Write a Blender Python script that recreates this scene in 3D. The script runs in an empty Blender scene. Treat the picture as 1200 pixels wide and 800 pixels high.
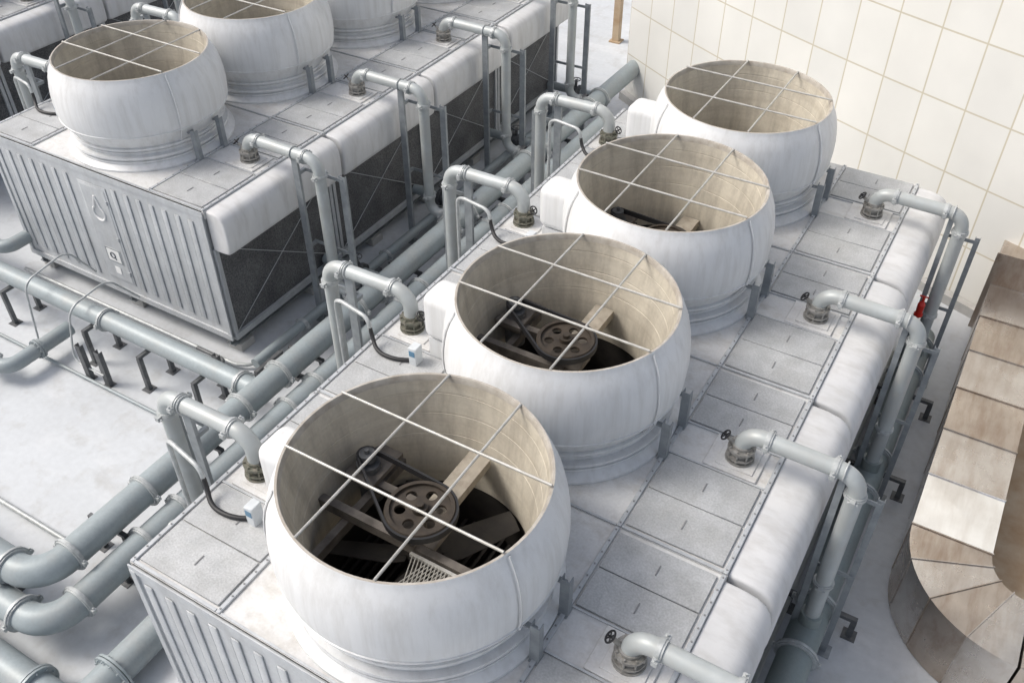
import bpy,bmesh,math,random
from mathutils import Vector,Matrix
random.seed(3)
scene=bpy.context.scene
col=scene.collection
V=Vector
rad=math.radians

# ---------------------------------------------------------------- materials
def mat(name,c1,c2=None,rough=.5,metal=0.0,scale=1.5,lo=.35,hi=.65,streak=None,samt=0.0,sscale=(5,5,.6),
        fine=0.0,fscale=60,bump=0.0,bscale=30,rvar=0.0,slo=.45,streak2=None,samt2=0.0,sscale2=(3,3,.3)):
    m=bpy.data.materials.new(name); m.use_nodes=True
    nt=m.node_tree; N=nt.nodes; L=nt.links
    b=N['Principled BSDF']
    geo=N.new('ShaderNodeNewGeometry')
    n1=N.new('ShaderNodeTexNoise'); n1.inputs['Scale'].default_value=scale; n1.inputs['Detail'].default_value=7; n1.inputs['Roughness'].default_value=.6
    L.new(geo.outputs['Position'],n1.inputs['Vector'])
    mr=N.new('ShaderNodeMapRange'); mr.inputs['From Min'].default_value=lo; mr.inputs['From Max'].default_value=hi
    L.new(n1.outputs['Fac'],mr.inputs['Value'])
    mx=N.new('ShaderNodeMix'); mx.data_type='RGBA'
    mx.inputs['A'].default_value=(*c1,1); mx.inputs['B'].default_value=(*(c2 or c1),1)
    L.new(mr.outputs['Result'],mx.inputs['Factor'])
    out=mx.outputs['Result']
    for sk,sa,ss in ((streak,samt,sscale),(streak2,samt2,sscale2)):
        if not sk: continue
        mp=N.new('ShaderNodeMapping'); mp.inputs['Scale'].default_value=ss
        L.new(geo.outputs['Position'],mp.inputs['Vector'])
        n2=N.new('ShaderNodeTexNoise'); n2.inputs['Scale'].default_value=1; n2.inputs['Detail'].default_value=7; n2.inputs['Roughness'].default_value=.65
        L.new(mp.outputs['Vector'],n2.inputs['Vector'])
        m2=N.new('ShaderNodeMapRange'); m2.inputs['From Min'].default_value=slo; m2.inputs['From Max'].default_value=.75; m2.inputs['To Max'].default_value=sa
        L.new(n2.outputs['Fac'],m2.inputs['Value'])
        x2=N.new('ShaderNodeMix'); x2.data_type='RGBA'; x2.inputs['B'].default_value=(*sk,1)
        L.new(out,x2.inputs['A']); L.new(m2.outputs['Result'],x2.inputs['Factor'])
        out=x2.outputs['Result']
    if fine:
        n3=N.new('ShaderNodeTexNoise'); n3.inputs['Scale'].default_value=fscale; n3.inputs['Detail'].default_value=3
        L.new(geo.outputs['Position'],n3.inputs['Vector'])
        m3=N.new('ShaderNodeMapRange'); m3.inputs['From Min'].default_value=.3; m3.inputs['From Max'].default_value=.7
        m3.inputs['To Min'].default_value=1-fine; m3.inputs['To Max'].default_value=1+fine
        L.new(n3.outputs['Fac'],m3.inputs['Value'])
        vm=N.new('ShaderNodeVectorMath'); vm.operation='SCALE'
        L.new(out,vm.inputs[0]); L.new(m3.outputs['Result'],vm.inputs['Scale'])
        out=vm.outputs['Vector']
    L.new(out,b.inputs['Base Color'])
    b.inputs['Roughness'].default_value=rough; b.inputs['Metallic'].default_value=metal
    if rvar:
        m4=N.new('ShaderNodeMapRange'); m4.inputs['From Min'].default_value=.3; m4.inputs['From Max'].default_value=.7
        m4.inputs['To Min'].default_value=rough-rvar; m4.inputs['To Max'].default_value=rough+rvar
        L.new(n1.outputs['Fac'],m4.inputs['Value']); L.new(m4.outputs['Result'],b.inputs['Roughness'])
    if bump:
        n5=N.new('ShaderNodeTexNoise'); n5.inputs['Scale'].default_value=bscale; n5.inputs['Detail'].default_value=4
        L.new(geo.outputs['Position'],n5.inputs['Vector'])
        bp=N.new('ShaderNodeBump'); bp.inputs['Strength'].default_value=bump; bp.inputs['Distance'].default_value=.02
        L.new(n5.outputs['Fac'],bp.inputs['Height']); L.new(bp.outputs['Normal'],b.inputs['Normal'])
    return m

M_white=mat('white_fibreglass',(.75,.755,.755),(.67,.68,.685),rough=.42,scale=.9,streak=(.43,.415,.385),samt=.42,sscale=(7,7,.45),bump=.04,bscale=6)
M_hood=mat('white_hood',(.69,.69,.69),(.60,.605,.61),rough=.55,scale=1.0,streak=(.40,.385,.36),samt=.5,sscale=(2,5,1),bump=.06,bscale=4)
M_inner=mat('stained_inner_wall',(.62,.575,.48),(.53,.485,.40),rough=.7,scale=1.1,streak=(.34,.29,.22),samt=.4,sscale=(.6,.6,7),fine=.05,fscale=22,bump=.10,bscale=25,
            streak2=(.20,.175,.145),samt2=.55,sscale2=(4,4,.45))
M_lip=mat('worn_rim',(.50,.47,.42),(.36,.32,.27),rough=.6,scale=6)
M_galv=mat('galvanised_sheet',(.55,.57,.585),(.47,.49,.51),rough=.48,metal=.2,scale=2.5,streak=(.36,.36,.35),samt=.45,fine=.05,fscale=25)
M_deck=mat('deck_sheet',(.69,.69,.68),(.59,.59,.59),rough=.55,metal=.05,scale=1.3,streak=(.38,.35,.30),samt=.6,sscale=(1.5,3,1),slo=.5,fine=.05,fscale=30,
            streak2=(.45,.42,.38),samt2=.5,sscale2=(6,6,2))
M_panel=mat('textured_access_panel',(.49,.50,.505),(.41,.42,.425),rough=.58,metal=.15,scale=3,streak=(.31,.305,.29),samt=.5,sscale=(2,2,1),fine=.13,fscale=38,bump=.25,bscale=38)
M_slot=mat('slot_grey',(.20,.205,.21),(.28,.28,.28),rough=.5,scale=8)
M_pipe=mat('grey_painted_pipe',(.34,.385,.40),(.26,.30,.315),rough=.47,metal=.1,scale=2.0,streak=(.46,.46,.44),samt=.5,sscale=(2,2,2),fine=.05,fscale=20)
M_pipeg=mat('dark_grey_green_pipe',(.27,.315,.31),(.20,.24,.24),rough=.48,metal=.1,scale=2.0,streak=(.38,.38,.36),samt=.45,sscale=(2,2,2),fine=.04,fscale=20)
M_branch=mat('light_galvanised_pipe',(.47,.50,.50),(.37,.40,.40),rough=.46,metal=.15,scale=3,streak=(.56,.54,.51),samt=.45,sscale=(3,3,3))
M_coup=mat('cast_coupling',(.54,.56,.56),(.38,.40,.40),rough=.45,metal=.2,scale=9)
M_post=mat('galvanised_post',(.33,.355,.37),(.24,.26,.275),rough=.5,metal=.2,scale=5)
M_dark=mat('dark_steel',(.09,.095,.10),(.15,.155,.16),rough=.5,metal=.3,scale=8)
M_black=mat('black_rubber',(.02,.02,.022),rough=.5)
M_valve=mat('valve_body',(.42,.41,.39),(.25,.24,.22),rough=.5,metal=.35,scale=12)
M_brass=mat('rusty_valve',(.26,.24,.20),(.13,.14,.11),rough=.5,metal=.35,scale=14)
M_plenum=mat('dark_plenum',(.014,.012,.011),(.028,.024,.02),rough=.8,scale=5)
M_blade=mat('dusty_blade',(.045,.040,.033),(.025,.022,.02),rough=.65,scale=4)
M_strut=mat('tan_strut',(.42,.375,.31),(.31,.28,.23),rough=.6,scale=3,streak=(.15,.12,.09),samt=.7)
M_beam=mat('dirty_beam',(.20,.18,.16),(.09,.08,.07),rough=.6,metal=.15,scale=4)
M_pulley=mat('dirty_pulley',(.065,.050,.036),(.035,.028,.022),rough=.65,metal=.15,scale=8)
M_guard=mat('guard_bar',(.55,.545,.52),(.42,.41,.38),rough=.45,metal=.3,scale=8)
M_louv=mat('dark_fill',(.085,.087,.09),(.135,.137,.14),rough=.7,scale=1.5,fine=.5,fscale=30,bump=.8,bscale=40)
M_conc=mat('concrete',(.48,.475,.46),(.39,.385,.37),rough=.8,scale=3,bump=.2)
M_duct=mat('aged_steel_duct',(.56,.495,.43),(.43,.37,.315),rough=.30,metal=.9,scale=.9,streak=(.26,.17,.11),samt=.65,sscale=(5,.9,2),rvar=.1,bump=.12,bscale=1.6)
M_ductg=mat('grey_steel_duct',(.64,.605,.565),(.49,.445,.40),rough=.28,metal=.9,scale=.9,streak=(.33,.25,.19),samt=.6,sscale=(5,.9,2),rvar=.1,bump=.12,bscale=1.6)
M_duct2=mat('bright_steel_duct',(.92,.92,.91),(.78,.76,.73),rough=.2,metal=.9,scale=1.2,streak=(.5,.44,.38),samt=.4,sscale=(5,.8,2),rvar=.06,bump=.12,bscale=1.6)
M_plate=mat('white_plate',(.80,.80,.79),rough=.4)
M_ink=mat('dark_print',(.05,.06,.08),rough=.5)
M_red=mat('red_paint',(.55,.025,.015),rough=.35)
M_blue=mat('teal_display',(.08,.20,.32),rough=.3)
M_box=mat('pale_enclosure',(.62,.65,.67),(.54,.57,.59),rough=.4,scale=6)
M_floor=mat('painted_roof_slab',(.575,.60,.625),(.49,.51,.53),rough=.55,scale=.3,lo=.35,hi=.75,streak=(.36,.35,.33),samt=.6,sscale=(1.6,1.6,1),slo=.52,fine=.04,fscale=8,bump=.06,bscale=10,
            streak2=(.70,.71,.72),samt2=.6,sscale2=(.35,.8,1))
M_rust=mat('rusty_floor',(.34,.22,.12),(.46,.36,.25),rough=.7,scale=1.5)

# wall tiles
M_wall=bpy.data.materials.new('tiled_wall'); M_wall.use_nodes=True
nt=M_wall.node_tree;N=nt.nodes;L=nt.links;b=N['Principled BSDF']
uv=N.new('ShaderNodeUVMap'); uv.uv_map='UVMap'
br=N.new('ShaderNodeTexBrick'); br.offset=0.0; br.inputs['Scale'].default_value=1
br.inputs['Brick Width'].default_value=1.02; br.inputs['Row Height'].default_value=1.42; br.inputs['Mortar Size'].default_value=.02; br.inputs['Mortar Smooth'].default_value=.3
br.inputs['Color1'].default_value=(.83,.82,.775,1); br.inputs['Color2'].default_value=(.775,.77,.735,1); br.inputs['Mortar'].default_value=(.60,.55,.44,1)
L.new(uv.outputs['UV'],br.inputs['Vector'])
geo=N.new('ShaderNodeNewGeometry'); nn=N.new('ShaderNodeTexNoise'); nn.inputs['Scale'].default_value=.5; nn.inputs['Detail'].default_value=6
L.new(geo.outputs['Position'],nn.inputs['Vector'])
mr=N.new('ShaderNodeMapRange'); mr.inputs['From Min'].default_value=.3; mr.inputs['From Max'].default_value=.7; mr.inputs['To Min'].default_value=.93; mr.inputs['To Max'].default_value=1.04
L.new(nn.outputs['Fac'],mr.inputs['Value'])
vm=N.new('ShaderNodeVectorMath'); vm.operation='SCALE'; L.new(br.outputs['Color'],vm.inputs[0]); L.new(mr.outputs['Result'],vm.inputs['Scale'])
L.new(vm.outputs['Vector'],b.inputs['Base Color']); b.inputs['Roughness'].default_value=.4
bp=N.new('ShaderNodeBump'); bp.inputs['Strength'].default_value=.3; bp.invert=True; L.new(br.outputs['Fac'],bp.inputs['Height']); L.new(bp.outputs['Normal'],b.inputs['Normal'])

# ---------------------------------------------------------------- mesh helpers
def box(bm,x0,x1,y0,y1,z0,z1,bev=0,seg=1,mi=0,M=None):
    T=Matrix.Translation(((x0+x1)/2,(y0+y1)/2,(z0+z1)/2))@Matrix.Diagonal((abs(x1-x0),abs(y1-y0),abs(z1-z0),1))
    if M is not None: T=M@T
    r=bmesh.ops.create_cube(bm,size=1,matrix=T); vs=r['verts']
    fs={f for v in vs for f in v.link_faces}
    for f in fs: f.material_index=mi
    if bev:
        es=list({e for v in vs for e in v.link_edges})
        bmesh.ops.bevel(bm,geom=es,offset=bev,segments=seg,affect='EDGES',profile=.5)
def ring(bm,c,u,w,r,seg):
    return [bm.verts.new(c+u*(r*math.cos(2*math.pi*i/seg))+w*(r*math.sin(2*math.pi*i/seg))) for i in range(seg)]
def bridge(bm,a,b_,mi=0):
    n=len(a)
    for i in range(n):
        f=bm.faces.new((a[i],a[(i+1)%n],b_[(i+1)%n],b_[i])); f.material_index=mi
def perp(d):
    d=d.normalized()
    u=d.cross(V((0,0,1)))
    if u.length<.01: u=V((0,1,0))
    u.normalize(); return u,d.cross(u).normalized()
def cyl(bm,p0,p1,r0,r1=None,seg=16,mi=0):
    p0=V(p0);p1=V(p1); r1=r0 if r1 is None else r1
    u,w=perp(p1-p0)
    a=ring(bm,p0,u,w,r0,seg);b_=ring(bm,p1,u,w,r1,seg)
    bridge(bm,a,b_,mi)
    f=bm.faces.new(list(reversed(a))); f.material_index=mi
    f=bm.faces.new(b_); f.material_index=mi
def fillet(pts,R,n=8):
    pts=[V(p) for p in pts]; out=[pts[0]]
    for i in range(1,len(pts)-1):
        p=pts[i]; a=(pts[i-1]-p); c=(pts[i+1]-p)
        rr=min(R,a.length*.49 if i>1 else a.length*.95,c.length*.49 if i<len(pts)-2 else c.length*.95)
        a.normalize();c.normalize()
        ang=a.angle(c)
        if ang>math.pi-.02: out.append(p);continue
        t=rr
        bis=(a+c).normalized(); cen=p+bis*(t/math.cos(ang/2))
        s=p+a*t-cen; e=p+c*t-cen
        tot=s.angle(e); ax=s.cross(e).normalized()
        for k in range(n+1):
            out.append(cen+Matrix.Rotation(tot*k/n,3,ax)@s)
    out.append(pts[-1]); return out
def sweep(bm,path,r,seg=14,mi=0):
    path=[V(p) for p in path]; prev=None;u=None
    for i,p in enumerate(path):
        if i==0: t=path[1]-p
        elif i==len(path)-1: t=p-path[i-1]
        else: t=(path[i+1]-path[i]).normalized()+(p-path[i-1]).normalized()
        t.normalize()
        if u is None: u,_=perp(t)
        u=(u-t*u.dot(t)).normalized(); w=t.cross(u)
        rg=ring(bm,p,u,w,r,seg)
        if prev: bridge(bm,prev,rg,mi)
        else: bm.faces.new(list(reversed(rg))).material_index=mi
        prev=rg
    bm.faces.new(prev).material_index=mi
def lathe(bm,prof,seg=72,mis=None,close=False):
    prev=None
    for k,(r,z) in enumerate(prof):
        rg=[bm.verts.new((r*math.cos(2*math.pi*i/seg),r*math.sin(2*math.pi*i/seg),z)) for i in range(seg)]
        if prev: bridge(bm,prev,rg,mis[k-1] if mis else 0)
        prev=rg
    return prev
def coupling(bm,p,d,r,mi=0):
    p=V(p);d=V(d).normalized(); u,w=perp(d)
    cyl(bm,p-d*.045,p+d*.045,r*1.17,seg=18,mi=mi)
    cyl(bm,p-d*.02,p+d*.02,r*1.27,seg=18,mi=mi)
    R=Matrix((( u.x,w.x,d.x,p.x),(u.y,w.y,d.y,p.y),(u.z,w.z,d.z,p.z),(0,0,0,1)))
    for s in (1,-1):
        box(bm,s*r*1.1,s*(r*1.2+.06),-.035,.035,-.035,.035,mi=mi,M=R)
        cyl(bm,p+u*s*(r*1.2+.03)-w*.07,p+u*s*(r*1.2+.03)+w*.07,.016,seg=6,mi=mi)
def flange(bm,p,d,r,mi=0,n=8):
    p=V(p);d=V(d).normalized(); u,w=perp(d)
    cyl(bm,p-d*.045,p-d*.008,r*1.6,seg=20,mi=mi); cyl(bm,p+d*.008,p+d*.045,r*1.6,seg=20,mi=mi); cyl(bm,p-d*.01,p+d*.01,r*1.4,seg=20,mi=mi)
    for i in range(n):
        a=2*math.pi*(i+.5)/n; q=p+(u*math.cos(a)+w*math.sin(a))*r*1.38
        cyl(bm,q-d*.075,q+d*.075,.016,seg=6,mi=mi)
def rot_ring(bm,c,axis,R,r,seg=20,s2=6,mi=0):
    axis=V(axis).normalized(); u,w=perp(axis)
    rings=[]
    for i in range(seg):
        a=2*math.pi*i/seg; e=u*math.cos(a)+w*math.sin(a)
        rings.append(ring(bm,V(c)+e*R,e,axis,r,s2))
    for i in range(seg): bridge(bm,rings[i],rings[(i+1)%seg],mi)

def mesh_of(bm,name,mats,ang=38):
    bmesh.ops.recalc_face_normals(bm,faces=bm.faces[:])
    me=bpy.data.meshes.new(name); bm.to_mesh(me); bm.free()
    for m in (mats if isinstance(mats,(list,tuple)) else [mats]): me.materials.append(m)
    me.polygons.foreach_set('use_smooth',[True]*len(me.polygons))
    me.set_sharp_from_angle(angle=rad(ang))
    return me
def part(name,bm,parent,mats,loc=(0,0,0),rot=0,label=None,ang=38):
    me=bm if isinstance(bm,bpy.types.Mesh) else mesh_of(bm,name,mats,ang)
    o=bpy.data.objects.new(name,me); col.objects.link(o)
    o.parent=parent; o.location=loc; o.rotation_euler=(0,0,rot)
    if label:o['label']=label
    return o
def thing(name,label,cat,loc=(0,0,0),group=None,me=None):
    o=bpy.data.objects.new(name,me); col.objects.link(o); o.location=loc
    if me is None: o.empty_display_size=.3
    o['label']=label;o['category']=cat
    if group:o['group']=group
    return o
def solo(name,bm,mats,label,cat,loc=(0,0,0),group=None,kind=None,ang=38):
    me=mesh_of(bm,name,mats,ang)
    o=bpy.data.objects.new(name,me); col.objects.link(o); o.location=loc
    if kind: o['kind']=kind
    o['label']=label;o['category']=cat
    if group:o['group']=group
    return o
def clone(o,loc=None,parent=None,label=None):
    c=o.copy(); col.objects.link(c)
    if parent is not None: c.parent=parent
    if loc is not None: c.location=loc
    if label: c['label']=label
    for ch in list(o.children): clone(ch,parent=c)
    return c
B=bmesh.new

# ---------------------------------------------------------------- layout
CX={'A':-4.35,'B':-15.75,'C':-27.2}
FY={'A':[5.3+3.53*i for i in range(4)],'B':[11.55+3.53*i for i in range(4)],'C':[11.55+3.53*i for i in range(4)]}
DZ=3.59

# ---------------------------------------------------------------- cooling tower cell template
def outer_profile():
    return [(1.478,5.42),(1.492,5.445),(1.52,5.445),(1.53,5.41),(1.55,5.36),(1.605,5.26),(1.655,5.13),(1.69,4.97),(1.712,4.80),(1.718,4.63),(1.708,4.46),(1.685,4.34),(1.70,4.335),(1.695,4.31),(1.67,4.305),(1.62,4.20),(1.565,4.11),(1.525,4.05),(1.51,4.02),
            (1.555,4.015),(1.56,3.98),(1.50,3.97),(1.495,3.93),(1.52,3.925),(1.52,3.905),(1.495,3.90),(1.50,3.86),(1.60,3.85),(1.605,3.81),(1.54,3.80),(1.55,3.765),(1.59,3.755),(1.595,3.73),(1.57,3.72),(1.60,3.69),(1.68,3.64),(1.70,3.63),(1.705,3.594)]
def build_cell():
    root=thing('cooling_tower','white round-stacked cooling tower cell with galvanised casing','cooling tower')
    # casing
    bm=B(); box(bm,-3.15,3.15,-1.755,1.755,.45,3.55)
    bmesh.ops.delete(bm,geom=[f for f in bm.faces if f.normal.z>.9],context='FACES')
    for s in (1,-1):
        for y in (-1.7,1.7): box(bm,s*3.15,s*3.24,y-.045,y+.045,.45,2.7)
        box(bm,s*3.15,s*3.26,-1.75,1.75,.44,.58)
    part('casing',bm,root,M_galv)
    # louvres
    for s in (1,-1):
        bm=B(); box(bm,s*3.152,s*3.19,-1.65,1.65,.585,2.72)
        part('louvre_panel',bm,root,M_louv)
        bm=B()
        cyl(bm,(s*3.21,-1.62,.6),(s*3.21,1.62,2.7),.009,seg=5);cyl(bm,(s*3.225,1.62,.6),(s*3.225,-1.62,2.7),.009,seg=5)
        part('brace_wire',bm,root,M_galv)
        if s<0: continue
        prof=[(3.205,3.583),(3.42,3.577),(3.58,3.553),(3.68,3.505),(3.745,3.425),(3.775,3.32),(3.785,3.18),(3.78,2.92),(3.77,2.78),(3.745,2.70),(3.69,2.665),(3.50,2.65),(3.205,2.65)]
        bm=B(); prev=None
        for y,k in ((-1.72,.75),(-1.72,.88),(-1.715,.93),(-1.70,.965),(-1.665,.99),(-1.6,1),(-.6,1.0),(0,1.0),(.6,1.0),(1.6,1),(1.665,.99),(1.70,.965),(1.715,.93),(1.72,.88),(1.72,.75)):
            rg=[bm.verts.new((s*(3.203+(x-3.203)*k),y,3.12+(z-3.12)*(.45+.55*k))) for x,z in prof]
            if prev: bridge(bm,prev,rg)
            else: bm.faces.new(rg)
            prev=rg
        bm.faces.new(prev)
        part('inlet_hood',bm,root,M_hood,ang=60)
    # deck
    bm=B(); n=96; inn=[];outr=[]
    hx,hy=3.2,1.762
    for i in range(n):
        a=2*math.pi*i/n; ca,sa=math.cos(a),math.sin(a)
        k=min(hx/abs(ca) if abs(ca)>1e-6 else 1e9,hy/abs(sa) if abs(sa)>1e-6 else 1e9)
        inn.append(bm.verts.new((1.3*ca,1.3*sa,DZ)));outr.append(bm.verts.new((k*ca,k*sa,DZ)))
    for i in range(n):
        j=(i+1)%n; p,q=outr[i].co,outr[j].co
        if abs(p.x-q.x)>1e-4 and abs(p.y-q.y)>1e-4:
            cv=bm.verts.new((math.copysign(hx,p.x+q.x),math.copysign(hy,p.y+q.y),DZ))
            bm.faces.new((inn[i],outr[i],cv,outr[j],inn[j]))
        else: bm.faces.new((inn[i],outr[i],outr[j],inn[j]))
    for s in (1,-1):
        box(bm,s*3.155,s*3.2,-1.76,1.76,3.42,3.588)
        box(bm,s*2.25,s*3.0,-.20,.42,3.592,3.625,bev=.008)
        box(bm,s*2.4,s*2.92,-.12,.36,3.627,3.645,bev=.005)
    part('deck',bm,root,M_deck,ang=20)
    bm=B()
    for s in (1,-1):
        for x in (1.74,3.165):
            box(bm,s*x-.03,s*x+.03,-1.755,1.755,3.592,3.625,bev=.006)
            for k in range(18):
                y=-1.7+k*.2; cyl(bm,(s*x-.0,y,3.625),(s*x,y,3.636),.012,seg=6,mi=1)
        box(bm,s*1.78,s*3.13,-1.755,-1.715,3.592,3.622)
        box(bm,s*1.78,s*3.13,-.245,-.215,3.592,3.615); box(bm,s*1.78,s*3.13,.43,.455,3.592,3.615)
    box(bm,-1.7,1.7,-1.755,-1.725,3.592,3.61)
    part('seam_strip',bm,root,[M_galv,M_slot])
    # access panels
    for s in (1,-1):
        for (y0,y1) in ((-1.68,-.27),(.48,1.69)):
            bm=B(); ym=(y0+y1)/2
            x0,x1=1.80,3.10
            for (a,b_) in ((y0,ym-.008),(ym+.008,y1)):
                box(bm,s*x0,s*x1,a,b_,3.594,3.628,bev=.006)
                xm=s*(x0+x1)/2; yy=(a+b_)/2
                box(bm,xm-.008,xm+.008,yy-.08,yy+.08,3.629,3.638,mi=1)
            part('access_panel',bm,root,[M_panel,M_slot])
    # stack
    prof=outer_profile()
    inner=[(1.468,5.36),(1.44,5.205),(1.444,5.20),(1.444,5.19),(1.438,5.185),(1.395,4.905),(1.399,4.90),(1.399,4.89),(1.392,4.885),(1.345,4.6),(1.349,4.595),(1.349,4.585),(1.342,4.58),(1.305,4.3),(1.29,4.12),(1.285,4.0),(1.285,3.75)]
    full=list(reversed(inner))+prof
    mis=[1]*(len(inner)-1)+[2,2,2,0]+[0]*(len(prof)-4)
    bm=B(); lathe(bm,full,96,mis)
    for ang in (-18,102,222):
        a=rad(ang); e=V((math.cos(a),math.sin(a),0)); tt=V((-e.y,e.x,0))
        for i_ in range(3,18):
            (ra,za),(rb,zb)=prof[i_],prof[i_+1]
            v=[bm.verts.new(e*(r+.012)+tt*w_+V((0,0,z))) for r,z,w_ in ((ra,za,-.03),(ra,za,.03),(rb,zb,.03),(rb,zb,-.03))]
            bm.faces.new(v)
        sweep(bm,[e*(r+.014)+V((0,0,z)) for r,z in prof[3:19]],.012,seg=5)
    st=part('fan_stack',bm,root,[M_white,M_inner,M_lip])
    # plenum
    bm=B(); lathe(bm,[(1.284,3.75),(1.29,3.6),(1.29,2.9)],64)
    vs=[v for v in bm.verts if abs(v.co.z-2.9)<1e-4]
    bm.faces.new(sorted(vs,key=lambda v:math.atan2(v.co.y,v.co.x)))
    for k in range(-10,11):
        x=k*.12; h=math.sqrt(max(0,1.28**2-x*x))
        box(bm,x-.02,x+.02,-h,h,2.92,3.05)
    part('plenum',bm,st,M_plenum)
    # guard
    bm=B(); R=1.5
    for o in (-.5,.5):
        h=math.sqrt(R*R-o*o)
        cyl(bm,(-h,o,5.47),(h,o,5.47),.017,seg=8); cyl(bm,(o,-h,5.45),(o,h,5.45),.017,seg=8)
    part('fan_guard',bm,st,M_guard)
    # support beams and motor bracket
    bm=B()
    for y in (-.26,.26):
        box(bm,-1.29,.1,y-.05,y+.05,4.30,4.44)
        box(bm,-1.27,.08,y-.052,y+.052,4.442,4.45)
    box(bm,.1,1.29,-.3,-.2,4.28,4.40)
    box(bm,-.95,-.85,-.9,.85,4.14,4.29)
    box(bm,-1.22,-.8,.1,.75,4.45,4.52); box(bm,-.3,.3,-.21,.21,4.34,4.42)
    cyl(bm,(0,0,3.9),(0,0,4.6),.06,seg=12)
    part('cross_beam',bm,st,M_beam)
    bm=B(); box(bm,-.15,.15,.20,1.27,4.42,4.435); box(bm,-.15,-.135,.20,1.27,4.30,4.42); box(bm,.135,.15,.20,1.27,4.30,4.42)
    part('strut',bm,st,M_strut)
    # motor
    mx_,my_=-1.03,.36
    bm=B(); cyl(bm,(mx_,my_,4.0),(mx_,my_,4.6),.15,seg=18); cyl(bm,(mx_,my_,4.66),(mx_,my_,4.76),.10,seg=18); cyl(bm,(mx_,my_,4.5),(mx_,my_,4.82),.03,seg=10)
    part('motor',bm,st,M_dark)
    # belt
    bm=B(); c1=V((0,0));c2=V((mx_,my_)); r1,r2=.415,.105; d=c2-c1; L_=d.length; th=math.atan2(d.y,d.x); al=math.acos((r1-r2)/L_)
    pts=[]
    for k in range(25):
        a=th+al+(2*math.pi-2*al)*k/24; pts.append((c1.x+r1*math.cos(a),c1.y+r1*math.sin(a)))
    for k in range(13):
        a=th-al+2*al*k/12; pts.append((c2.x+r2*math.cos(a),c2.y+r2*math.sin(a)))
    n=len(pts)
    lo=[bm.verts.new((x,y,4.655)) for x,y in pts]; hi=[bm.verts.new((x,y,4.745)) for x,y in pts]
    def off(i,k):
        q=V(pts[(i+1)%n]); o=V(pts[i-1]); t=(q-o).normalized(); nn=V((t.y,-t.x)); return V(pts[i])+nn*k
    lo2=[bm.verts.new((*off(i,.028),4.655)) for i in range(n)];hi2=[bm.verts.new((*off(i,.028),4.745)) for i in range(n)]
    bridge(bm,lo,hi);bridge(bm,hi,hi2);bridge(bm,hi2,lo2);bridge(bm,lo2,lo)
    part('drive_belt',bm,st,M_black)
    # pulley: disc web pierced by six round holes
    bm=B(); hr=.068; hc=.235; ri,ro=.08,.37; half=math.pi/6
    def inside(x,y):
        r=math.hypot(x,y); a=math.atan2(y,x); return ri<=r<=ro and abs(a)<=half+1e-9
    dirs=[2*math.pi*i/24 for i in range(24)]
    for r_ in (ri,ro):
        for a_ in (-half,half):
            dirs.append(math.atan2(r_*math.sin(a_),r_*math.cos(a_)-hc)%(2*math.pi))
    dirs=sorted(dirs)
    sec=[]
    for a in dirs:
        lo_,hi_=0,1.0
        for _ in range(30):
            m_=(lo_+hi_)/2
            if inside(hc+m_*math.cos(a),m_*math.sin(a)): lo_=m_
            else: hi_=m_
        sec.append((a,lo_))
    for k in range(6):
        Rm=Matrix.Rotation(k*math.pi/3+half,4,'Z')
        a_=[bm.verts.new(Rm@V((hc+hr*math.cos(a),hr*math.sin(a),4.72))) for a,_ in sec]
        c_=[bm.verts.new(Rm@V((hc+l_*math.cos(a),l_*math.sin(a),4.72))) for a,l_ in sec]
        b_=[bm.verts.new(Rm@V((hc+hr*math.cos(a),hr*math.sin(a),4.68))) for a,_ in sec]
        bridge(bm,c_,a_); bridge(bm,a_,b_)
    prof2=[(.355,4.65),(.355,4.76),(.40,4.76),(.415,4.735),(.39,4.715),(.413,4.70),(.39,4.68),(.415,4.66),(.40,4.64),(.355,4.64)]
    lathe(bm,prof2+[prof2[0]],48)
    cyl(bm,(0,0,4.66),(0,0,4.78),.095,seg=20); cyl(bm,(0,0,4.78),(0,0,4.83),.05,seg=12)
    part('pulley',bm,st,M_pulley)
    # mesh platform
    bm=B()
    for k in range(24):
        x=.12+k*.045; x2=x+.2
        yl=-.36
        def ylo(xx): return -min(.95,math.sqrt(max(.01,1.24**2-xx*xx)))
        cyl(bm,(x,ylo(x),4.36),(x2,yl,4.36),.007,seg=4); cyl(bm,(x2,ylo(x2),4.364),(x,yl,4.364),.007,seg=4)
    box(bm,.08,.8,-.98,-.94,4.33,4.38); box(bm,.08,1.18,-.37,-.33,4.33,4.38)
    part('mesh_walkway',bm,st,M_guard)
    # rotor
    bm=B()
    for k in range(5):
        a=2*math.pi*k/5
        Mx=Matrix.Rotation(a,4,'Z')@Matrix.Translation((0,0,3.82))@Matrix.Rotation(rad(20),4,'X')
        v=[]
        for x,w in ((.22,.12),(.4,.19),(.8,.17),(1.22,.14)):
            v.append([bm.verts.new(Mx@V((x,yy,zz))) for yy,zz in ((-w,-.012),(-w,.0),(0,.03),(w,0),(w,-.012),(0,.015))])
        for i in range(3): bridge(bm,v[i],v[i+1])
        bm.faces.new(v[0]);bm.faces.new(v[-1])
        box(bm,.05,.3,-.04,.04,-.03,.03,M=Mx)
    cyl(bm,(0,0,3.75),(0,0,3.92),.2,seg=24)
    rotor=part('fan_rotor',bm,st,M_blade,rot=rad(33))
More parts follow.
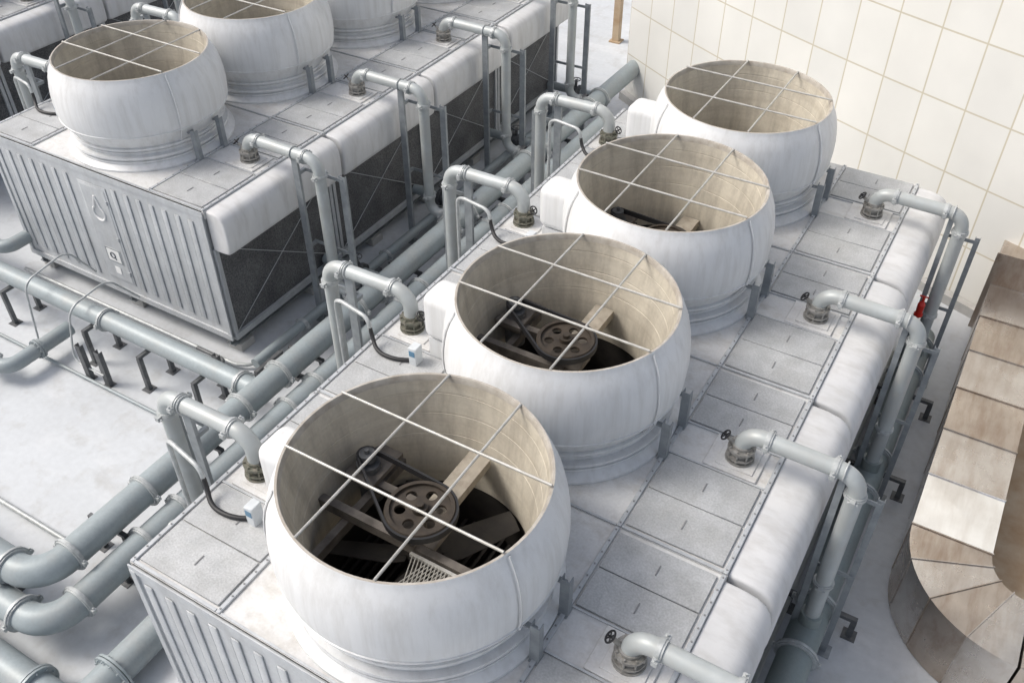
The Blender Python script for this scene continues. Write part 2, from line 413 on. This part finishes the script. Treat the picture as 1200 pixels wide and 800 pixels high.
    # stack brackets
    for sx in (1,-1):
        for y in (-.36,.33):
            bm=B(); x=sx*1.74
            if sx<0: continue
            box(bm,x-.06,x+.06,y-.05,y-.038,3.61,4.26);box(bm,x-.06,x-.048,y-.038,y+.05,3.61,4.26);box(bm,x+.048,x+.06,y-.038,y+.05,3.61,4.26)
            box(bm,x-.06,x+.06,y-.08,y+.08,3.6,3.612); box(bm,min(x,x-.16*sx),max(x,x-.16*sx),y-.036,y+.03,4.16,4.19)
            part('stack_bracket',bm,root,M_post)
    # motor cover
    bm=B(); box(bm,-2.28,-1.5,-.30,.30,3.95,4.78,bev=.16,seg=5)
    box(bm,-2.2,-1.5,-.24,.24,3.595,3.96)
    part('motor_cover',bm,root,M_white,ang=50)
    bm=B(); box(bm,-2.34,-2.2,-.60,-.42,3.62,3.95,bev=.01); box(bm,-2.32,-2.22,-.607,-.602,3.80,3.90,mi=1)
    part('control_box',bm,root,[M_box,M_blue])
    bm=B(); pts=fillet([(-2.28,-.51,3.66),(-2.55,-.66,3.66),(-2.90,-.66,3.67),(-3.10,-.50,3.80),(-3.12,-.5,3.95)],.22,8)
    sweep(bm,pts,.034,seg=10); part('power_cable',bm,root,M_black,ang=80)
    return root,rotor
cell,rotor=build_cell()
cells={}
first=True
for bk in 'ABC':
    for i,y in enumerate(FY[bk]):
        if bk=='C' and i==3: continue
        if first: r=cell; r.location=(CX[bk],y,0); first=False
        else: r=clone(cell,loc=(CX[bk],y,0))
        cells[(bk,i)]=r
drop={('A',0):0,('A',1):.05,('A',2):.42,('A',3):.75}
for key,r in cells.items():
    r['group']='rows of rooftop cooling tower cells'
    dz=drop.get(key,.45)
    for ch in r.children:
        if ch.name.startswith('inlet_hood'):
            k,kz=(1.16,1.45) if key[0]=='A' else (.80,.97)
            k*=random.uniform(.985,1.015)
            ch.scale=(k,1,kz); ch.location=(3.203*(1-k),0,3.583*(1-kz))
        if ch.name.startswith('fan_stack'):
            for g in ch.children:
                nm=g.name.split('.')[0]
                if nm in('pulley','drive_belt','cross_beam','strut','motor','mesh_walkway','fan_rotor'): g.location.z=-dz
                if nm=='fan_rotor': g.location.z=-min(dz,.5); g.rotation_euler=(0,0,rad(random.uniform(0,72)) if key!=('A',0) else rad(58))

# end walls
def end_wall_parts(root):
    bm=B(); y=-1.758
    box(bm,-3.16,3.16,y-.03,y,.45,3.54)
    xs=[-2.95+.36*k for k in range(17)]
    for x in xs:
        if abs(x)<.5: continue
        box(bm,x-.07,x+.07,y-.055,y-.031,.75,3.30,bev=.02,seg=2)
    for x in (-3.14,3.14): box(bm,x-.05,x+.05,y-.06,y-.031,.45,3.5)
    box(bm,-3.2,3.2,y-.05,y-.031,3.46,3.586); box(bm,-3.2,3.2,y-.07,y-.031,.44,.58)
    part('end_wall',bm,root,M_galv)
    bm=B(); box(bm,-.42,.42,y-.048,y-.032,.80,3.25,bev=.012,seg=2); box(bm,-.36,.36,y-.056,y-.049,.86,3.18,bev=.004)
    for zz in (1.1,2.0,2.9): cyl(bm,(.36,y-.065,zz-.05),(.36,y-.065,zz+.05),.02,seg=8)
    part('inspection_door',bm,root,M_galv)
    bm=B(); pts=[V((0,y-.062,2.98))]
    for k in range(25):
        a=rad(55-290*k/24)
        pts.append(V((.17*math.cos(a),y-.062,2.56+.17*math.sin(a))))
    pts.append(V((0,y-.062,2.98)))
    sweep(bm,pts,.024,seg=6)
    part('emblem',bm,root,M_plate)
    bm=B(); box(bm,-.22,.26,y-.066,y-.058,1.30,1.68,bev=.003,mi=2); box(bm,-.17,.21,y-.072,y-.067,1.34,1.64)
    rot_ring(bm,(.0,y-.075,1.50),(0,1,0),.070,.014,20,6,mi=1)
    box(bm,.05,.085,y-.077,y-.0725,1.39,1.43,mi=1)
    part('notice_plate',bm,root,[M_plate,M_ink,M_post])
    bm=B(); box(bm,-.09,.09,y-.066,y-.057,1.00,1.18,bev=.004); part('sticker',bm,root,M_plate)
for bk in 'AB': end_wall_parts(cells[(bk,0)])

# beams and plinths
for bk in 'ABC':
    cx=CX[bk]; y0=FY[bk][0]-1.75; n=4 if bk!='C' else 3; y1=y0+3.53*n
    for dx in (-3.0,0,3.0):
        bm=B(); box(bm,-.11,.11,y0,y1,.42,.44);box(bm,-.11,.11,y0,y1,.2,.22);box(bm,-.012,.012,y0,y1,.22,.42)
        solo('steel_beam',bm,M_post,'galvanised I-beam carrying the cooling tower casing','beam',loc=(cx+dx,0,-.0),group='I-beams under the cooling towers')
        yy=y0+.3
        while yy<y1:
            bm=B(); box(bm,-.2,.2,-.2,.2,0,.2,bev=.015)
            solo('concrete_plinth',bm,M_conc,'small grey concrete block under a steel beam','plinth',loc=(cx+dx,yy,0),group='concrete blocks under the towers')
            yy+=2.3

# ---------------------------------------------------------------- branch pipes
def build_branch(side,xo,zp,xh,zh,label,mp=None):
    s=side; root=thing('branch_pipe',label,'pipe')
    xn=s*2.66 if s>0 else -2.78; y=.12
    xo_=s*xo
    r=.118
    pts=[(xn,y,3.86),(xn,y,zp),(xo_,y,zp-.02),(xo_,y,zh)]
    if xh is not None: pts.append((s*xh,y,zh))
    bm=B(); sweep(bm,fillet(pts,.27,8),r,seg=20); part('pipe',bm,root,mp or M_branch)
    cps=[((xn+s*.33,y,zp),(1,0,0)),((xo_-s*.33,y,zp-.02),(1,0,0)),((xo_,y,zp-.35),(0,0,1)),((xo_,y,zh+1.2 if xh is None else zh+.4),(0,0,1))]
    if xh is not None: cps.append(((xo_+s*.35,y,zh),(1,0,0)))
    for p,d in cps:
        bm=B(); coupling(bm,p,d,r); part('coupling',bm,root,M_coup)
    bm=B(); cyl(bm,(xn,y,3.646),(xn,y,3.675),.20,seg=20); cyl(bm,(xn,y,3.675),(xn,y,3.71),.13,seg=20)
    cyl(bm,(xn,y,3.71),(xn,y,3.735),.19,seg=20);cyl(bm,(xn,y,3.735),(xn,y,3.83),.14,.15,seg=20);cyl(bm,(xn,y,3.83),(xn,y,3.87),.19,seg=20);cyl(bm,(xn,y,3.87),(xn,y,3.92),.14,seg=20)
    for k in range(8):
        a=2*math.pi*k/8; cyl(bm,(xn+.168*math.cos(a),y+.168*math.sin(a),3.66),(xn+.168*math.cos(a),y+.168*math.sin(a),3.90),.014,seg=6)
    ax=V((-.6*s,-.15,.55)).normalized(); c0=V((xn,y,3.8))
    cyl(bm,c0,c0+ax*.27,.045,.03,seg=10)
    v=part('valve',bm,root,M_valve if s>0 else M_brass)
    bm=B(); c1=c0+ax*.32; cyl(bm,c0+ax*.22,c1+ax*.05,.014,seg=6); rot_ring(bm,c1,ax,.075,.013,20,6)
    u,w=perp(ax)
    for d in (u,w): cyl(bm,c1-d*.07,c1+d*.07,.01,seg=5)
    part('handwheel',bm,v,M_black)
    if xh is not None:
        bm=B(); flange(bm,(s*(xh-.18),y,zh),(1,0,0),r); part('flange_pair',bm,root,M_dark)
    return root
def place(tmpl,locs,group):
    tmpl.location=locs[0]; tmpl['group']=group
    for l in locs[1:]: clone(tmpl,loc=l)
g='cooling tower branch pipes'
brA=build_branch(1,4.2,4.13,None,.7,'grey branch pipe bending down from a valve on the tower deck')
place(brA,[(CX['A'],y,0) for y in FY['A']],g)
brB=build_branch(1,4.5,4.15,5.2,1.1,'grey branch pipe dropping beside dark louvres to the header')
place(brB,[(CX['B'],y,0) for y in FY['B']]+[(CX['C'],y,0) for y in FY['C'][:3]],g)
brL=build_branch(-1,4.4,4.32,5.35,.85,'grey branch pipe arching from a rusty valve down to the header')
place(brL,[(CX['A'],y,0) for y in FY['A']]+[(CX['B'],y,0) for y in FY['B'][:2]],g)

# pipe stands
def channel(bm,x,y,z0,z1,w=.1,d=.06,t=.009):
    box(bm,x-w/2,x+w/2,y-d/2,y-d/2+t,z0,z1);box(bm,x-w/2,x-w/2+t,y-d/2+t,y+d/2,z0,z1);box(bm,x+w/2-t,x+w/2,y-d/2+t,y+d/2,z0,z1)
def build_stand(s,x1,x2,z1,z2,label,w=.1):
    root=thing('pipe_stand',label,'pipe support')
    for x,y,z in ((s*x1,.12,z1),(s*x2,.40,z2)):
        bm=B(); channel(bm,x,y,.02,z,w=w); box(bm,x-.12,x+.12,y-.12,y+.12,0,.018); part('post',bm,root,M_post)
    for z in (z2-.12,1.9):
        bm=B(); box(bm,min(s*x1,s*x2)-.04,max(s*x1,s*x2)+.02,.35,.369,z,z+.07); box(bm,s*x1-.03,s*x1+.03,.15,.349,z,z+.07)
        part('cross_arm',bm,root,M_post)
    bm=B(); rot_ring(bm,(s*x1,.12,z1+.13),(1,0,0),.13,.012,20,6); part('pipe_clamp',bm,root,M_coup)
    return root
g2='steel stands holding the branch pipes'
stA=build_stand(1,4.0,4.52,3.99,3.6,'galvanised channel stand under a branch pipe beside white hoods',w=.09)
place(stA,[(CX['A'],y,0) for y in FY['A']],g2)
stB=build_stand(1,3.9,4.82,4.01,3.75,'tall galvanised channel stand beside dark tower louvres',w=.15)
place(stB,[(CX['B'],y,0) for y in FY['B']]+[(CX['C'],y,0) for y in FY['C'][:3]],g2)
stL=build_stand(-1,3.98,4.68,4.18,3.75,'tall galvanised channel stand holding an arched branch pipe',w=.16)
place(stL,[(CX['A'],y,0) for y in FY['A']]+[(CX['B'],y,0) for y in FY['B'][:2]],g2)

# ---------------------------------------------------------------- header pipes
def header(label,pts,r,cps,fl=(),R=.42,m=None):
    root=thing('header_pipe',label,'pipe')
    bm=B(); sweep(bm,fillet(pts,R,10),r,seg=28); part('pipe',bm,root,m or M_pipe)
    for p,d in cps:
        bm=B(); coupling(bm,p,d,r); part('coupling',bm,root,M_coup)
    for p,d in fl:
        bm=B(); flange(bm,p,d,r*.85,n=12); part('flange_pair',bm,root,M_pipe)
    return root
X=(1,0,0);Y=(0,1,0);Z=(0,0,1)
HX=CX['A']+4.2
h=header('large dark grey header pipe running along the floor under the hoods',[(HX,1.5,.70),(HX,16.9,.70)],.26,
   [((HX,y+d,.70),Y) for y in FY['A'] for d in (-.38,.62)],m=M_pipeg)
for y in FY['A']:
    bm=B(); cyl(bm,(HX,y+.12,.74),(HX,y+.12,1.15),.16,seg=18); part('outlet',bm,h,M_pipeg)
header('large grey header pipe with clamped joints',[(-14.5,3.5,1.1),(-10.45,3.5,1.1),(-10.45,25,1.1)],.25,
   [((-11.05,3.5,1.1),X),((-10.45,4.1,1.1),Y),((-10.45,5.6,1.1),Y),((-10.45,7.9,1.1),Y),((-10.45,8.95,1.1),Y)]+[((-10.45,y+d,1.1),Y) for y in (11.67,15.2,18.73,22.26) for d in (-.35,.35)],R=.52)
header('large grey header pipe beside the tower casing',[(-14,3.12,.74),(-9.92,3.12,.74),(-9.92,22,.80)],.24,
   [((-10.5,3.12,.74),X),((-9.92,3.7,.74),Y)]+[((-9.92,y+d,.76),Y) for y in FY['A'] for d in (-.3,.5)],R=.5)
header('long grey cross pipe along the ribbed tower wall',[(-10.45,8.4,1.1),(-27,8.4,1.1)],.2,
   [((-10.9,8.4,1.1),X),((-14.6,8.4,1.1),X),((-20,8.4,1.1),X)])
header('thick flanged grey pipe low on the slab at the tower corner',[(-14,2.5,.34),(-8.8,2.5,.34),(-8.8,15,.34)],.26,
   [((-8.8,5.6,.34),Y)],fl=[((-9.6,2.5,.34),X),((-8.8,3.25,.34),Y)],R=.4)
header('medium grey flanged pipe with elbows on the slab',[(-19.5,6.75,.42),(-15.9,6.75,.42),(-15.9,8.3,.42)],.16,
   [((-16.4,6.75,.42),X)],fl=[((-15.9,7.5,.42),Y)],R=.3)
header('grey pipe entering below the ribbed tower',[(-27,9.15,.9),(-18.9,9.15,.9),(-18.9,10.2,.9)],.16,[((-19.5,9.15,.9),X)],R=.25)
header('grey drain pipe below the louvres',[(-11.75,9.5,.35),(-11.75,24,.35)],.11,[((-11.75,y,.35),Y) for y in (11,14,17,20)],m=M_pipe)

# pipe supports
def support(x,y,axis,hz,w=.4,label='dark steel frame carrying a header pipe'):
    root=thing('pipe_support',label,'pipe support',loc=(x,y,0),group='dark steel pipe supports')
    e=V(axis)
    for k in (-1,1):
        bm=B(); c=e*w*k; box(bm,c.x-.045,c.x+.045,c.y-.045,c.y+.045,.015,hz); box(bm,c.x-.11,c.x+.11,c.y-.11,c.y+.11,0,.015); part('leg',bm,root,M_dark)
    bm=B(); a=e*(w+.04)
    box(bm,-abs(a.x) if a.x else -.04,abs(a.x) if a.x else .04,-abs(a.y) if a.y else -.04,abs(a.y) if a.y else .04,hz,hz+.07); part('cross_beam',bm,root,M_dark)
for y in (9.7,12.96,15.3,6.6): support(HX+.1,y,X,.37,.50)
for y in (4.9,7.1,9.9,13.3,16.9,20.4): support(-10.65,y,X,.77,.4)
for y in (4.6,7.5,10.9): support(-9.85,y,X,.40,.3)
for x in (-11.9,-13.4,-15.0,-17.6): support(x,8.4,Y,.82,.32)
support(-11.6,3.5,Y,.77,.15); support(-13.2,3.5,Y,.77,.15)
support(-17.2,6.75,Y,.18,.25)

for (x,y,z) in ((-14.7,7.7,.9),(-14.2,7.75,.9),(-16.3,6.1,.45),(-12.2,8.95,.8)):
    bm=B(); channel(bm,0,0,.01,z,w=.14,d=.1); box(bm,-.1,.1,-.1,.1,0,.01)
    solo('steel_post',bm,M_dark,'short dark steel channel post bolted to the slab','post',loc=(x,y,0),group='short steel posts')

# conduits
def conduit(label,pts,r=.022,R=.12,m=M_coup,name='conduit'):
    bm=B(); sweep(bm,fillet(pts,R,6),r,seg=8)
    return solo(name,bm,m,label,'conduit',group='thin metal conduits',ang=80)
for bk,n_ in (('A',4),('B',2)):
    for y in FY[bk][:n_]:
        cx=CX[bk]
        conduit('thin grey conduit hooking over the tower deck edge',[(cx-3.12,y-.5,3.90),(cx-3.12,y-.5,4.12),(cx-3.8,y-.35,4.10),(cx-3.95,y-.3,4.0),(cx-3.95,y-.3,.6)],r=.034,R=.16)
conduit('thin conduit looping over the cross pipe',[(-16.4,9.6,.9),(-16.4,9.1,1.75),(-16.4,8.0,1.6),(-16.4,7.8,.05)],R=.25)
conduit('thin conduit looping over the cross pipe',[(-15.1,9.6,.7),(-15.1,9.0,1.55),(-15.1,8.0,1.45),(-15.1,7.7,.3),(-14.2,7.7,.3)],R=.25)
conduit('thin conduit lying along the slab',[(-19,9.45,.12),(-12.3,9.45,.12),(-12.0,9.6,.12),(-12.0,24,.12)],r=.04)
conduit('thin conduit lying along the slab',[(-15,4.6,.1),(-11.3,4.6,.1),(-11.2,8,.1)],r=.05,R=.3)
conduit('thin conduit running across the open slab',[(-20,7.6,.08),(-12.9,7.6,.08),(-11.5,7.6,.08),(-11.3,9.2,.08)],r=.035,R=.3,m=M_pipe)
conduit('thin dark conduit on the slab',[(-13.2,9.3,.3),(-12.4,9.3,.3),(-12.4,8.9,.3),(-11.2,8.9,.3)],r=.04,m=M_dark)
conduit('long steel channel along the foot of the tower',[(CX['A']+3.6,3,.3),(CX['A']+3.6,17.5,.3)],r=.05,m=M_post)
conduit('long thin pipe beside the dark header pipe',[(HX-.42,2.5,.30),(HX-.42,16.6,.30)],r=.055,m=M_branch)
# low frames bridging the aisle floor
for y in (9.2,12.6,16.1):
    support(-11.45,y+.4,Y,.42,.35,'low dark steel frame standing in the pipe aisle')

# drain valves under louvres of the second row
for i,y in enumerate(FY['B']):
    root=thing('drain_valve','dark flanged valve on a stub below the louvres','valve',loc=(-12.0,y+1.2,0),group='drain valves')
    bm=B(); cyl(bm,(-.5,0,.75),(1.4,0,.75),.12,seg=16); part('pipe',bm,root,M_pipe)
    bm=B(); flange(bm,(.3,0,.75),X,.13); flange(bm,(.55,0,.75),X,.13); cyl(bm,(.3,0,.75),(.55,0,.75),.15,seg=16); cyl(bm,(.425,0,.75),(.425,0,1.1),.04,seg=10); part('valve_body',bm,root,M_dark)
    bm=B(); rot_ring(bm,(.425,0,1.12),Z,.13,.015,20,6); cyl(bm,(.3,0,1.12),(.55,0,1.12),.01,seg=5); cyl(bm,(.425,-.12,1.12),(.425,.12,1.12),.01,seg=5); part('handwheel',bm,root,M_dark)

# red air valve
root=thing('air_valve','small red air valve on a thin pipe by the header','valve',loc=(-.33,15.72,0))
bm=B(); cyl(bm,(0,0,.8),(0,0,2.0),.03,seg=10); cyl(bm,(0,0,.8),(.15,0,.8),.03,seg=10); part('pipe',bm,root,M_pipe)
bm=B(); cyl(bm,(0,0,2.0),(0,0,2.04),.085,seg=16);cyl(bm,(0,0,2.04),(0,0,2.26),.06,.07,seg=16);cyl(bm,(0,0,2.26),(0,0,2.33),.07,.03,seg=16);cyl(bm,(0,0,2.33),(0,0,2.44),.025,seg=12);cyl(bm,(-.08,0,2.44),(.08,0,2.44),.016,seg=8); part('valve_body',bm,root,M_red)

# ---------------------------------------------------------------- air duct
root=thing('air_duct','weathered steel rectangular duct with a sweeping bend on the slab','duct')
dx0,dx1,dz0,dz1=.74,1.94,.12,1.3
def duct_sec(xa,xb,ya,yb):
    bm=B(); box(bm,xa,xb,ya,yb,dz0,dz1)
    top=[f for f in bm.faces if f.normal.z>.9]
    r=bmesh.ops.poke(bm,faces=top)
    for v in r['verts']: v.co.z+=.014
    return bm
y=11.25;k=0
SL=1.22
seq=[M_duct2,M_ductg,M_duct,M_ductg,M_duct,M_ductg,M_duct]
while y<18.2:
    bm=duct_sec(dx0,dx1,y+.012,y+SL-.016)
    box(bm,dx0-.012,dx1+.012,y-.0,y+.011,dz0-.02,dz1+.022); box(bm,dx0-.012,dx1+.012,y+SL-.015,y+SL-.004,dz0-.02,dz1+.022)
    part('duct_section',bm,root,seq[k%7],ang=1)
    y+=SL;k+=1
bm=B(); box(bm,dx0-.05,dx1+.6,y+.02,y+1.6,dz0,dz1+.7,bev=.02); box(bm,dx0-.1,dx1+.66,y+1.0,y+1.05,dz0,dz1+.77); box(bm,dx0-.1,dx1+.66,y+.0,y+.018,dz0,dz1+.77); part('duct_box',bm,root,M_duct)
cxe,cye=2.56,11.24
n=4
for k in range(n):
    a0=math.pi+k*(math.pi/2)/n; bm=B()
    sub=4; rings=[]
    for q in range(sub+1):
        a=a0+(math.pi/2)/n*(q/sub)*.985
        c,s=math.cos(a),math.sin(a)
        rings.append([bm.verts.new((cxe+r*c,cye+r*s,z)) for r,z in ((.62,dz0-.1),(1.82,dz0-.1),(1.82,dz1),(.62,dz1))])
    for q in range(sub): bridge(bm,rings[q],rings[q+1])
    bm.faces.new(rings[0]);bm.faces.new(list(reversed(rings[-1])))
    Mx=Matrix.Translation((cxe,cye,0))@Matrix.Rotation(a0,4,'Z')
    box(bm,.60,1.83,-.008,.008,dz1+.001,dz1+.018,M=Mx); box(bm,1.821,1.835,-.008,.008,dz0,dz1,M=Mx)
    part('bend_segment',bm,root,M_ductg if k%2 else M_duct,ang=25)
x=cxe+.03
for k in range(4):
    bm=duct_sec(x,x+SL-.02,cye-1.82,cye-.62); box(bm,x+SL-.018,x+SL,cye-1.835,cye-.605,dz0-.02,dz1+.022); part('duct_section',bm,root,M_duct,ang=1); x+=SL+.005
for (px,py) in ((.8,11.6),(.8,13.6),(.8,15.5),(1.88,12.6),(1.88,15.2),(2.2,9.6),(1.05,10.5)):
    bm=B(); box(bm,px-.04,px+.04,py-.04,py+.04,0,dz0+.01); part('foot',bm,root,M_dark)

# ---------------------------------------------------------------- wall
p0=V((-10.8,25.2));p1=V((4.5,17.9)); d=(p1-p0); Lw=d.length; t=d.normalized(); nrm=V((t.y,-t.x))
if nrm.y>0: nrm=-nrm
pts=[]
nS=40
for i in range(nS+1):
    f=i/nS; pts.append(p0+d*f+nrm*(.55*4*f*(1-f)))
bm=B(); uvl=bm.loops.layers.uv.new('UVMap'); H=15
cum=0;us=[]
for i,p in enumerate(pts):
    if i: cum+=(p-pts[i-1]).length
    us.append(cum)
vb=[bm.verts.new((p.x,p.y,0)) for p in pts]; vt=[bm.verts.new((p.x,p.y,H)) for p in pts]
for i in range(nS):
    f=bm.faces.new((vb[i],vb[i+1],vt[i+1],vt[i]))
    for l,(uu,vv) in zip(f.loops,((us[i],0),(us[i+1],0),(us[i+1],H),(us[i],H))): l[uvl].uv=(uu,vv)
q=[bm.verts.new((x,y,z)) for x,y in ((-6.8,33),(9,26)) for z in (0,H)]
for vs,w in (((q[0],vb[0],vt[0],q[1]),9),((vb[-1],q[2],q[3],vt[-1]),9),((q[2],q[0],q[1],q[3]),18),((*vt,q[3],q[1]),0)):
    f=bm.faces.new(vs)
    if w:
        for l,(uu,vv) in zip(f.loops,((0,0),(w,0),(w,H),(0,H))): l[uvl].uv=(uu,vv)
solo('building_wall',bm,M_wall,'curved white building wall clad in large upright tiles','wall',ang=40)
bm=B(); prev=None
for i,p in enumerate(pts):
    rg=[bm.verts.new((p.x+nrm.x*o,p.y+nrm.y*o,z)) for o,z in ((.01,0),(.22,0),(.20,.22),(.01,.24))]
    if prev: bridge(bm,prev,rg)
    else: bm.faces.new(rg)
    prev=rg
bm.faces.new(list(reversed(prev)))
solo('kerb',bm,M_conc,'low pale kerb at the foot of the tiled wall','kerb')

bm=B(); box(bm,-.12,.12,-.12,.12,0,3.2,bev=.01); box(bm,-.2,.2,-.2,.2,0,.05)
solo('timber_post',bm,M_rust,'brown rusty post by the far wall','post',loc=(-12.9,29,0))
bm=B(); box(bm,-12,12,-.2,.2,0,5)
solo('parapet_wall',bm,M_conc,'plain pale concrete parapet wall at the roof edge','wall',loc=(-16,42,0))

# ---------------------------------------------------------------- ground
bm=B(); bmesh.ops.create_grid(bm,x_segments=2,y_segments=2,size=150)
o=solo('ground',bm,M_floor,'pale grey painted roof slab with stains','floor',kind='structure')
bm=B(); vs=[bm.verts.new(v) for v in ((1.9,11.8,.004),(7,11.8,.004),(7,17,.004),(1.9,17,.004))]; bm.faces.new(vs)
solo('stained_floor',bm,M_rust,'rust-stained floor strip behind the duct','floor',kind='structure')

# ---------------------------------------------------------------- world, sun, camera
w=bpy.data.worlds.new('World'); scene.world=w; w.use_nodes=True
bg=w.node_tree.nodes['Background']; sky=w.node_tree.nodes.new('ShaderNodeTexSky'); sky.sky_type='NISHITA'; sky.sun_disc=False
el=50; az=-115
sky.sun_elevation=rad(el); sky.sun_rotation=rad(az); sky.air_density=1.0; sky.dust_density=5.0; sky.ozone_density=1.0
hs=w.node_tree.nodes.new('ShaderNodeHueSaturation'); hs.inputs['Saturation'].default_value=.6; hs.inputs['Value'].default_value=1.12
w.node_tree.links.new(sky.outputs['Color'],hs.inputs['Color'])
w.node_tree.links.new(hs.outputs['Color'],bg.inputs['Color']); bg.inputs['Strength'].default_value=.15
sd=bpy.data.lights.new('sun','SUN'); sd.energy=1.9; sd.angle=rad(20); sd.color=(1,.955,.885)
so=bpy.data.objects.new('sun',sd); col.objects.link(so)
sv=V((math.sin(rad(az))*math.cos(rad(el)),math.cos(rad(az))*math.cos(rad(el)),math.sin(rad(el))))
so.rotation_euler=sv.to_track_quat('Z','Y').to_euler()
cam=bpy.data.cameras.new('camera'); co=bpy.data.objects.new('camera',cam); col.objects.link(co)
th=rad(40.4);ph=rad(30.6)
F=V((-math.cos(th)*math.sin(ph),math.cos(th)*math.cos(ph),-math.sin(th))); Rv=V((math.cos(ph),math.sin(ph),0)); U=Rv.cross(F)
Mx=Matrix(((Rv.x,U.x,-F.x,0),(Rv.y,U.y,-F.y,0),(Rv.z,U.z,-F.z,13.0),(0,0,0,1)))
co.matrix_world=Mx
cam.sensor_width=36; cam.lens=36*1082/1200; cam.clip_end=500
scene.camera=co
scene.view_settings.view_transform='Standard'; scene.view_settings.look='None'; scene.view_settings.exposure=0
